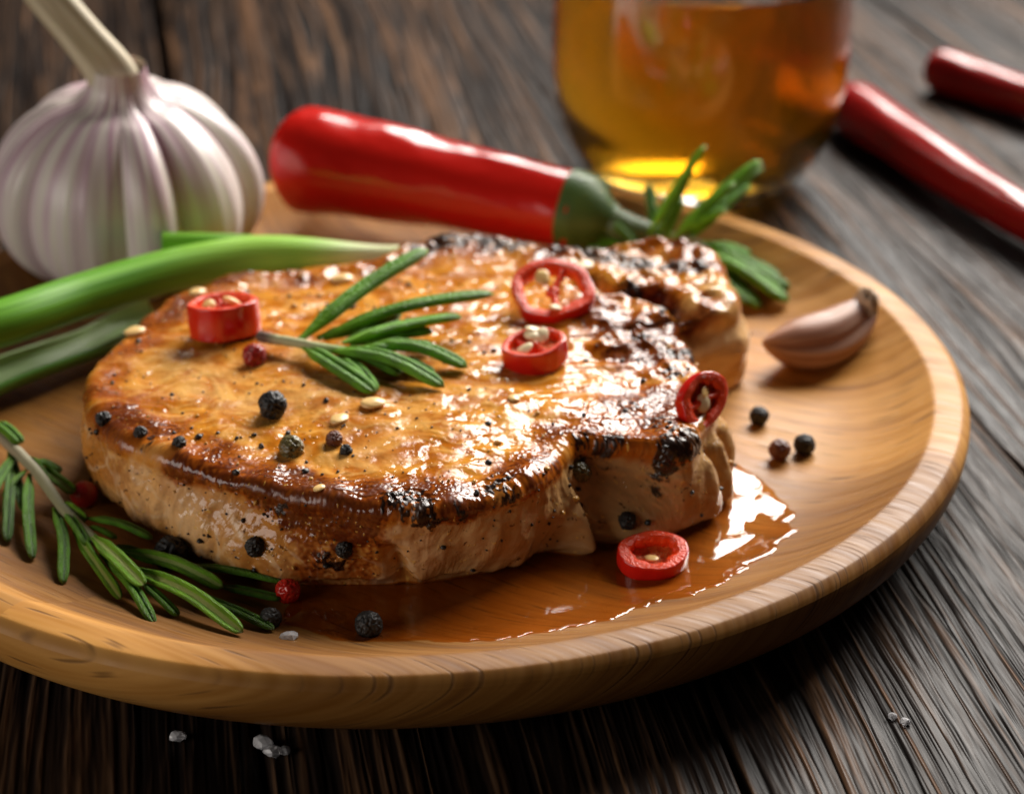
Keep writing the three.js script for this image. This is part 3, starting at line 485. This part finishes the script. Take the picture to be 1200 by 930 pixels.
function chilliRing(label, pos, normal, spin, R, H, squash, wall, k, seeds, septa, fill = null) {
  const t = thing('chilli_ring', label, 'chilli slice', pos, 'red chilli slices on the plate');
  orient(t, normal, spin);
  const rad = (a) => R * (1 + 0.10 * N(Math.cos(a) * 1.1 + k, Math.sin(a) * 1.1, k) + 0.03 * N(Math.cos(a) * 3, Math.sin(a) * 3 + k, k)) , X = (a, r) => [Math.cos(a) * r, Math.sin(a) * r * squash];
  const ring = (pts, name, m) => part(name, grid(72, pts.length - 1, (u, v) => { const a = u * 2 * Math.PI, [d0, y] = pts[Math.round(v * (pts.length - 1))], dr = d0 < -0.5 ? d0 * (1 + 0.4 * N(Math.cos(a) * 2 + k, Math.sin(a) * 2, 7) + 0.15 * N(Math.cos(a) * 6, Math.sin(a) * 6, k)) : d0, [x, z] = X(a, rad(a) + dr); return [x, y + 0.18 * N(Math.cos(a) * 2 + k, Math.sin(a) * 2, 3) * (y > 0 ? 1 : 0), z]; }, { wrap: true }), m, t);
  ring([[-0.25, H / 2], [-0.06, H / 2 - 0.06], [0, H / 2 - 0.3], [0.12, 0], [0, -H / 2 + 0.3], [-0.06, -H / 2 + 0.06], [-0.25, -H / 2]], 'skin', skinMat);
  const wv = -wall;
  ring([[-0.25, -H / 2], [wv * 0.6, -H / 2 - 0.02], [wv, -H / 2 + 0.3], [wv - 0.12, 0], [wv, H / 2 - 0.3], [wv * 0.7, H / 2 + 0.06], [wv * 0.4, H / 2 + 0.05], [-0.25, H / 2]], 'flesh', fleshMat);
  if (fill !== null) part('pith', grid(60, 12, (u, v) => { const a = u * 2 * Math.PI, [x, z] = X(a, (rad(a) - wall * 0.5) * v); return [x, fill * H + 0.55 * N(x / 2.2 + k, z / 2.2, k) + 0.25 * N(x, z, k + 4) - 0.5 * (1 - v), z]; }, { wrap: true }), pithMat, t);
  for (const ang of septa) {
    const f = curve([[0, 0, 0], [Math.cos(ang) * R * 0.5, 0, Math.sin(ang) * R * 0.5 * squash + 0.3], [Math.cos(ang) * (R - wall * 0.6), 0, Math.sin(ang) * (R - wall * 0.6) * squash]]);
    part('membrane', tube(f, (v, a) => [0.8 * (1 + 0.5 * N(v * 4 + k, Math.cos(a), 3)), H * 0.40 * (1 + 0.25 * N(v * 5, k, Math.sin(a)))], 16, 20, {}), membraneMat, t);
  }
  if (septa.length) part('core', lump(1, k, 0.2, 1.3, 3, [1.5, H * 0.42, 1.3], 0), membraneMat, t);
  seeds.forEach(([x, y, z, s, pale], i) => { const m = part('seed', seedGeo(i), pale ? paleSeedMat : seedMat, t); m.position.set(x * MM, y * MM, z * MM); m.scale.setScalar(s); m.rotation.set(0.4 * Math.sin(i * 3 + k), i * 2 + k, 0.5 * Math.cos(i * 5 + k)); });
  return t;
}
{
  chilliRing('thick red chilli ring standing left of the rosemary on the chop', add(at(262, 371, 34), [0, 0, 0]), [-0.05, 1, -0.10], 0.2, 7.3, 7.0, 0.86, 1.8, 1, [[-3, 3.0, 0.8, 1.3], [2, 3.1, -0.8, 1.5]], [0.4, 2.6, 4.6], 0.28);
  chilliRing('widest red chilli ring with two hollow chambers near the back edge of the chop', at(648, 343, 35.0), [-0.03, 0.90, 0.44], -0.15, 8.9, 3.6, 0.90, 2.5, 2, [[-2.6, 1.4, -2.8, 1.55], [1.4, 1.8, 5.4, 1.2, 1]], [1.3, 4.9]);
  chilliRing('red chilli ring with pale seeds in the middle right of the chop', at(627, 412, 33.2), [-0.10, 0.98, 0.12], 0.35, 6.6, 4.8, 0.82, 1.3, 3, [[-2.6, 1.9, 1.1, 1.5, 1], [0.6, 2.5, -2.6, 1.5, 1], [2.0, 2.3, -1.4, 1.5, 1], [1.2, 3.0, -3.6, 1.2, 1]], [1.2, 4.2], 0.18);
  chilliRing('small red chilli ring leaning on the right edge of the chop above the juice', add(onMeat(818, 480).p, [0.4, 1.6, 0.9]), [0.52, 0.46, 0.72], 1.2, 6.4, 2.6, 0.72, 2.5, 4, [[-0.6, 0.6, 0.4, 1.4, 1], [1.5, 0.4, -0.4, 1.3]], [0.6, 3.6], 0.02);
  chilliRing('red chilli ring lying in the meat juice at the foot of the chop', at(765, 652, 13.0), [0.04, 0.97, 0.22], 0.15, 6.6, 3.4, 0.80, 2.5, 5, [[-0.4, 0.2, 0.6, 1.3]], [], -0.12);
}
const loose = (px, py, label, s, mat, ry, lift = 0.4) => { const { p, n } = onTop(px, py, lift), m = single('chilli_seed', seedGeo(px % 5), mat, label, 'chilli seed', add(p, n, lift), 'loose chilli seeds on the chop'); m.scale.setScalar(s); orient(m, n, ry); };
loose(437, 471, 'yellow chilli seed touching the tip of the lower rosemary leaves on the chop', 1.9, seedMat, 0.4, 0.8);
loose(398, 490, 'flat yellow chilli seed left of the seed at the rosemary tips', 1.6, seedMat, 1.2);
loose(400, 326, 'pale chilli seed near the back edge of the chop behind the rosemary', 1.9, seedMat, 0.2);
loose(375, 576, 'tiny yellow chilli seed on the dark front edge of the chop', 0.9, seedMat, 0.8);
loose(158, 388, 'pale chilli seed at the far left edge of the chop', 1.7, seedMat, 0.5);
loose(630, 388, 'whitish chilli seed lying between the two large chilli rings', 1.3, paleSeedMat, 1.5);
loose(683, 312, 'pale chilli seed behind the widest chilli ring at the back of the chop', 1.9, paleSeedMat, 0.7);
loose(602, 466, 'small golden chilli seed in front of the chilli ring with pale seeds', 1.1, seedMat, 1.9);
loose(232, 342, 'golden chilli seed behind the thick chilli ring left of the rosemary', 1.5, seedMat, 0.9);

// ---------------------------------------------------------------- peppercorns and salt
const black = std({ color: rgb(0.016, 0.014, 0.013), roughness: 0.55 }), red = std({ color: rgb(0.30, 0.012, 0.010), roughness: 0.3 }), bright = std({ color: rgb(0.52, 0.018, 0.010), roughness: 0.22 }), brown = std({ color: rgb(0.13, 0.035, 0.018), roughness: 0.45 }), olive = std({ color: rgb(0.12, 0.095, 0.035), roughness: 0.3 });
const corn = (px, py, h, r, mat, k, label, amp = 0.13) => { const p = at(px, py, h); return single('peppercorn', lump(r, k, amp * 1.2, 2.9), mat, label, 'peppercorn', p, 'peppercorns'); };
corn(432, 732, 12.8, 2.25, black, 1, 'round black peppercorn in the juice at the front edge of the plate');
corn(890, 487, 12.4, 1.85, black, 2, 'black peppercorn nearest the chop in the group of three right of the chop');
corn(943, 521, 12.6, 2.0, black, 3, 'black peppercorn on the far right touching the brown peppercorn');
corn(914, 527, 12.6, 2.1, brown, 4, 'reddish brown peppercorn between two black ones right of the chop', 0.1);
corn(317, 724, 12.3, 1.75, black, 5, 'dark peppercorn beside the tips of the front rosemary sprig');
corn(98, 579, 12.9, 2.6, red, 6, 'smooth dark red peppercorn between the front rosemary and the chop', 0.03);
corn(337, 692, 12.5, 2.1, bright, 7, 'bright red peppercorn at the tip of the front rosemary below the chop', 0.1);
corn(200, 648, 12.7, 2.7, black, 8, 'large black peppercorn between the rosemary leaves and the foot of the chop', 0.2);
const cornOn = (px, py, r, mat, k, label, amp = 0.13, lift = 0.55) => { const { p, n } = onTop(px, py, r * lift); return single('peppercorn', lump(r * 0.9, k, amp * 1.2, 2.9), mat, label, 'peppercorn', add(p, n, r * lift), 'peppercorns'); };
cornOn(320, 474, 2.75, black, 11, 'large round black peppercorn in the middle of the chop below the rosemary', 0.15, 0.8);
cornOn(300, 416, 2.4, red, 12, 'dark red peppercorn on the chop below the dark rosemary stem end', 0.15, 0.75);
cornOn(341, 524, 2.3, olive, 13, 'split olive green peppercorn on the front half of the chop');
cornOn(392, 514, 1.5, brown, 14, 'small brown peppercorn right of the olive green one on the chop', 0.18);
cornOn(98, 502, 2.3, black, 15, 'black peppercorn stuck to the far left edge of the chop', 0.2);
cornOn(684, 556, 1.9, olive, 16, 'olive peppercorn stuck in the right lobe of the chop near the cleft', 0.16, 0.3);
cornOn(725, 607, 1.6, black, 17, 'black pepper piece on the side of the right lobe above the chilli ring', 0.2, 0.2);
cornOn(130, 510, 1.4, black, 18, 'small black pepper piece near the left front edge of the chop', 0.22, 0.3);
cornOn(168, 533, 1.2, black, 19, 'flat black pepper piece on the left side wall below the dark crust', 0.22, 0.2);
cornOn(302, 638, 1.7, black, 20, 'cracked black pepper piece on the front side wall of the chop', 0.25, 0.2);
cornOn(210, 518, 1.2, black, 21, 'glossy black pepper piece on the seared left front of the chop top', 0.22, 0.3);
cornOn(405, 642, 1.5, black, 22, 'black pepper piece on the browned front side beside the slanting fold', 0.2, 0.2);
cornOn(405, 528, 1.1, black, 23, 'small flat black pepper piece in front of the small brown peppercorn', 0.25, 0.3);
const salt = phys({ color: rgb(0.72, 0.71, 0.73), roughness: 0.25, transmission: 0.45, thickness: 0.002, ior: 1.5, flatShading: true });
const saltGrain = (px, py, h, r, k, label) => { const p = at(px, py, h + r * 0.7), m = single('salt_grain', lump(r, k, 0.28, 1.1, 1, [1.2, 0.8, 1], 0), salt, label, 'salt', p, 'coarse salt grains'); return m; };
saltGrain(338, 747, 10.7, 1.5, 31, 'white salt grain on the plate beside the front rosemary tip');
saltGrain(208, 862, 0, 1.2, 32, 'single salt grain on the dark table left below the plate');
saltGrain(308, 870, 0, 1.5, 33, 'largest salt grain of the cluster on the table below the plate');
saltGrain(320, 880, 0, 1.3, 34, 'middle salt grain of the cluster on the table below the plate');
saltGrain(333, 879, 0, 0.9, 35, 'smallest right salt grain of the cluster on the table below the plate');
saltGrain(1046, 839, 0, 0.7, 36, 'tiny salt grain on the table right of the plate, nearer the plate');
saltGrain(1061, 845, 0, 0.8, 37, 'tiny salt grain on the table right of the plate, further right');

// ---------------------------------------------------------------- garlic
{
  const B = [-70.5, 10.8, -73], H = 50, t = thing('garlic_bulb', 'whole white and purple garlic bulb with a dry stem at the back left', 'garlic', B);
  const prof = curve([[4, 0.5, 0], [12, 0.2, 0], [22, 4, 0], [29.5, 12, 0], [32, 22, 0], [30, 32, 0], [24.5, 40, 0], [16.5, 45.6, 0], [10, 47.4, 0], [7.4, 50.4, 0], [6.4, 55, 0]]);
  t.rotation.x = 0.13; t.rotation.z = -0.04;
  const cl = []; { let a = 0.2; const w = [1.3, 0.8, 1.5, 1.0, 0.7, 1.4, 1.1, 0.75, 1.3, 1.0], tot = w.reduce((p, q) => p + q); for (const q of w) { cl.push([a, a + q / tot * 2 * Math.PI]); a += q / tot * 2 * Math.PI; } }
  const skin = std({ vertexColors: true, roughness: 0.36 });
  cl.forEach(([a0, a1], k) => {
    part('clove', grid(36, 60, (u, v) => {
      const a = mix(a0, a1, u), q = prof(v), b = Math.pow(Math.abs(Math.sin(Math.PI * u)), 0.85), deep = sstep(0, 0.2, v) * sstep(1, 0.72, v);
      const n = cl.length, near = (f) => { const h = f(k), o = f(u < 0.5 ? (k + n - 1) % n : (k + 1) % n); return mix(h, (h + o) / 2, sstep(0.25, 0, Math.min(u, 1 - u))); };   // neighbours meet in the groove
      const r = q[0] * (1 - near((m) => 0.105 + 0.04 * Math.sin(m * 1.7)) * deep * (1 - b) + near((m) => 0.035 * Math.sin(m * 2.3)) * deep) + 0.5 * N(Math.cos(a) * 7, v * 3, Math.sin(a) * 7) * deep + 0.16 * N(Math.cos(a) * 30, v * 2, Math.sin(a) * 30);
      return [Math.cos(a) * r, q[1], Math.sin(a) * r];
    }, {
      flip: true, color: (u, v, p) => {
        const a = mix(a0, a1, u), s = N(Math.cos(a) * 14, v * 1.6, Math.sin(a) * 14), f = N(Math.cos(a) * 45, v * 2.5, Math.sin(a) * 45);
        let c = mix3([0.66, 0.60, 0.53], [0.80, 0.76, 0.73], sstep(-0.4, 0.4, s + 0.5 * f));
        c = mix3(c, [0.40, 0.19, 0.28], sstep(-0.35, 0.5, s + 0.5 * f + 0.25 * N(k * 3.1, v * 2, 3)) * (0.5 + 0.5 * sstep(0.25, 0.85, v)) * 0.95);
        return mix3(c, [0.52, 0.42, 0.28], sstep(0.25, 0.6, N(a * 30, v * 4, 7)) * 0.3);
      },
    }), skin, t);
  });
  const f = curve([[0, 46, 0], [-2, 53, -0.5], [-8, 61, -2], [-16, 70, -5], [-25, 81, -8]]);
  part('stem', tube(f, (v, a) => mix(6.3, 4.8, sstep(0, 0.6, v)) * (1 + 0.09 * Math.sin(a * 3 + 1) + 0.07 * N(Math.cos(a) * 3, Math.sin(a) * 3, v * 2)), 40, 50, { ref: [0, 0, 1], color: (u, v) => { const s = N(Math.cos(u * 6.283) * 6, Math.sin(u * 6.283) * 6, v * 1.5); return mix3([0.42, 0.34, 0.21], [0.66, 0.58, 0.42], sstep(-0.4, 0.5, s)); } }), std({ vertexColors: true, roughness: 0.6 }), t);
  part('stem_end', (() => { const e = f(1); const g = lump(6.0, 3, 0.08, 2, 2, [1, 0.35, 1], 0); g.translate(e[0] * MM, e[1] * MM, e[2] * MM); return g; })(), std({ color: rgb(0.4, 0.31, 0.18), roughness: 0.8 }), t);
  part('root_base', (() => { const g = lump(8, 4, 0.1, 2, 2, [1, 0.12, 1], 0); g.translate(0, 0.0006, 0); return g; })(), std({ color: rgb(0.35, 0.26, 0.16), roughness: 0.9 }), t);
}
{ // single clove on the right of the plate
  const A = at(893, 402, 17.5), E = at(1014, 362, 21.5), t = thing('garlic_clove', 'single unpeeled pinkish garlic clove on the right of the plate', 'garlic', add(at(955, 428, 11.5), [0, 0, 0]));
  const f = curve([A, add(add(A, sub(E, A), 0.3), [0, -1.6, 1.2]), add(add(A, sub(E, A), 0.65), [0, -2.4, 1.6]), E]);
  const prof = (v) => 6.9 * Math.pow(Math.sin(Math.PI * clamp(v * 0.86)), 0.78) + 0.2;
  worldPart('skin', tube(f, (v, a) => { const r = prof(v), s = Math.sin(a); return r * (s > 0 ? 0.70 + 0.15 * Math.abs(Math.cos(a)) : 1.04) * (1 + 0.02 * N(a * 4, v * 3, 1)); }, 48, 60, {
    color: (u, v) => { const s = N(Math.cos(u * 6.283) * 5, Math.sin(u * 6.283) * 5, v * 1.2) + 0.6 * N(Math.cos(u * 6.283) * 16, Math.sin(u * 6.283) * 16, v * 1.6); return mix3(mix3([0.32, 0.145, 0.09], [0.56, 0.34, 0.25], sstep(-0.4, 0.5, s)), [0.24, 0.10, 0.07], sstep(0.8, 1, v) * 0.8); },
  }), phys({ vertexColors: true, roughness: 0.42, specularIntensity: 0.7 }), t);
  const e = lump(2.7, 9, 0.45, 2.4, 8, [0.75, 1.55, 1.2]); e.translate(E[0] * MM, E[1] * MM, E[2] * MM);
  worldPart('root_end', e, std({ color: rgb(0.50, 0.36, 0.25), roughness: 0.8 }), t);
}

// ---------------------------------------------------------------- peppers
const pepperMat = phys({ color: rgb(0.56, 0.012, 0.007), roughness: 0.19, clearcoat: 0.12, clearcoatRoughness: 0.08 });
const calyxMat = std({ vertexColors: true, roughness: 0.5 });
{
  const f = curve([at(338, 183, 31), at(362, 187, 31), at(430, 198, 29.5), at(505, 213, 27.5), at(605, 234, 25), at(690, 252, 23.4)]);
  const t = thing('red_pepper', 'large glossy red chilli pepper lying behind the chop with its green cap to the right', 'pepper', add(at(500, 265, 12), [0, 0, 0]));
  const prof = (v) => (v < 0.16 ? 13.4 * Math.sqrt(1 - ((0.16 - v) / 0.16) ** 2.2) + 0.05 : mix(13.4, 10.0, sstep(0.16, 0.95, v))) * (v > 0.97 ? mix(1, 0.86, (v - 0.97) / 0.03) : 1);
  worldPart('body', tube(f, (v, a) => prof(v) * (1 + 0.03 * Math.sin(a * 3 + v * 2) + 0.045 * N(Math.cos(a) * 1.5, Math.sin(a) * 1.5, v * 6) + 0.012 * N(Math.cos(a) * 4, Math.sin(a) * 4, v * 22)), 64, 90, {}), pepperMat, t);
  const c = curve([at(667, 247, 23.7), at(685, 251, 23.4), at(703, 256, 23), at(720, 261, 22.2)]);
  worldPart('calyx', tube(c, (v, a) => (v < 0.35 ? mix(10.9, 10.2, v / 0.35) : mix(10.2, 4.6, sstep(0.35, 1, v))) * (1 + 0.03 * Math.cos(a * 5) * (1 - v)), 40, 20, { color: (u, v) => mix3([0.035, 0.085, 0.014], [0.09, 0.17, 0.035], 0.5 + 0.5 * N(u * 12, v * 3, 2)) }), calyxMat, t);
  const s = curve([at(712, 259, 22.3), at(726, 265, 22), at(745, 271, 21), at(766, 276, 20)]);
  worldPart('stem', tube(s, (v, a) => mix(4.6, 3.2, v) * (1 + 0.08 * N(u6(a), v * 4, 2)), 20, 24, { color: () => [0.075, 0.12, 0.035] }), calyxMat, t);
}
function u6(a) { return Math.cos(a) * 3; }
const chilliMat = phys({ color: rgb(0.30, 0.008, 0.006), roughness: 0.24 });
function tableChilli(label, pts, r0, r1) {
  const f = curve(pts), t = thing('red_chilli', label, 'chilli', [pts[1][0], 0, pts[1][2]], 'red chillies on the table');
  worldPart('body', tube(f, (v, a) => mix(r0, r1, v) * 1.0 * Math.sqrt(clamp(1 - (1 - clamp(v / 0.10)) ** 2, 0.02, 1)) * Math.sqrt(clamp(1 - clamp((v - 0.94) / 0.06) ** 2, 0.002, 1)) * (1 + 0.04 * N(Math.cos(a) * 2, Math.sin(a) * 2, v * 7)), 40, 70, {}), chilliMat, t);
  return t;
}
{
  const a = tableChilli('long red chilli on the table right of the amber glass pointing to the right edge', [at(985, 115, 8.5), at(1050, 160, 8.5), at(1130, 212, 8.2), at(1210, 262, 7.5), at(1300, 318, 6)], 9.0, 4.5);
  const b = tableChilli('blurred red chilli at the upper right edge of the table, further back', [at(1090, 78, 7), at(1150, 98, 7), at(1240, 126, 7), at(1330, 150, 6)], 7.6, 5);
  for (const [t, p, q] of [[a, at(990, 119, 8.5), at(965, 98, 10)]]) {
    const f = curve([p, [(p[0] + q[0]) / 2, p[1] + 1, (p[2] + q[2]) / 2], q]);
    worldPart('stem', tube(f, (v) => mix(5, 1.8, v) * (v > 0.97 ? 0.5 : 1), 20, 16, { color: () => [0.05, 0.075, 0.03] }), calyxMat, t);
  }
}

// ---------------------------------------------------------------- spring onion
{
  const t = thing('spring_onion', 'green spring onion leaves with a pale end lying behind the left of the chop', 'spring onion', at(200, 330, 12));
  const bump = dataTexture(256, 256, (u, v) => [0.5 + 0.4 * N(u * 70, v * 3, 1), 0.4]);
  const m = std({ vertexColors: true, roughness: 0.34, bumpMap: bump, bumpScale: 0.0003 });
  const green = (u, v, k) => { const s = N(Math.cos(u * 6.283) * 9, Math.sin(u * 6.283) * 9, v * 3 + k); let c = mix3([0.085, 0.27, 0.014], [0.17, 0.43, 0.03], sstep(-0.5, 0.5, s)); c = mix3(c, [0.30, 0.56, 0.07], sstep(0.40, 0.72, v)); return mix3(c, [0.72, 0.76, 0.42], sstep(0.76, 0.95, v)); };
  worldPart('leaf', tube(curve([at(-80, 400, 27), at(5, 377, 28), at(100, 345, 28), at(200, 317, 28.5), at(290, 302, 29), at(390, 299, 29.5), at(468, 297, 30)]), (v, a) => { const w = (1 + 0.018 * Math.sin(a * 17)) * mix(5.2, 2.0, sstep(0.68, 1, v)) * mix(1.05, 1, sstep(0, 0.4, v)); return [w, w * 0.92]; }, 36, 90, { color: (u, v) => green(u, v, 1) }), m, t);
  worldPart('leaf', tube(curve([at(191, 287, 31), at(250, 286, 31), at(330, 288, 30.5), at(450, 296, 30)]), (v) => [mix(2.9, 1.6, v), mix(3.0, 1.6, v)], 28, 60, { color: (u, v) => mix3([0.17, 0.42, 0.025], green(u, v, 4), 0.5) }), m, t);
  // the low leaf is slit open: a trough, pale inside
  const f = curve([at(-60, 470, 15), at(5, 440, 16), at(60, 420, 16), at(110, 402, 15), at(150, 380, 14), at(190, 362, 13.5)]);
  const trough = (v, k, inner) => { const { S, U } = frame(f, v), a = mix(-0.25, Math.PI + 0.25, k) + Math.PI, w = (inner ? 5.6 : 6.3) * mix(1, 0.75, v), h = (inner ? 3.0 : 3.6); return add(add(f(v), S, Math.cos(a) * w), U, Math.sin(a) * h + 1); };
  const pts = []; for (let k = 0; k <= 14; k++) pts.push([k / 14, false]); for (let k = 14; k >= 0; k--) pts.push([k / 14, true]);
  worldPart('leaf', grid(pts.length, 40, (u, v) => { const [k, inn] = pts[Math.round(u * pts.length) % pts.length]; return trough(v, k, inn); }, { wrap: true, flip: true, color: (u, v) => { const inn = u > 0.5; return inn ? [0.42, 0.58, 0.26] : [0.08, 0.24, 0.03]; } }), m, t);
}

// ---------------------------------------------------------------- the glass
{
  const C = [78, 0, -166], t = thing('drinking_glass', 'round clear tumbler filled with amber drink behind the plate', 'glass', C);
  const rev = (pts, n, flip = true) => { const c = curve(pts.map(([r, y]) => [r * 0.93, y, 0])); return grid(96, n, (u, v) => { const q = c(v), a = u * 2 * Math.PI; return [q[0] * Math.cos(a), q[1], q[0] * Math.sin(a)]; }, { wrap: true, flip }); };
  const glass = phys({ color: rgb(1, 1, 1), transmission: 1, thickness: 0.003, roughness: 0.0, ior: 1.5 });
  part('tumbler', rev([[0.01, 4.5], [14, 1.6], [22, 0.3], [27, 0.6], [33, 4.5], [40, 14], [44.2, 27], [45.5, 42], [45, 60], [43.5, 80], [42.6, 88], [41.8, 89], [41.1, 88], [42, 80], [43.3, 60], [43.7, 42], [42.3, 28], [38.2, 16.5], [31.5, 9.5], [22, 8.2], [0.01, 8]], 160), glass, t);
  const drink = phys({ color: rgb(1, 1, 1), transmission: 1, thickness: 0.08, roughness: 0.13, ior: 1.36, attenuationColor: rgb(0.94, 0.58, 0.08), attenuationDistance: 0.036 });
  part('drink', rev([[0.01, 7.9], [22, 8.1], [31.6, 9.4], [38.3, 16.4], [42.4, 28], [43.8, 42], [43.5, 58], [43.3, 63.2], [43, 63], [40, 62.6], [0.01, 62.6]], 110), drink, t);
}
renderer.render(scene, camera);
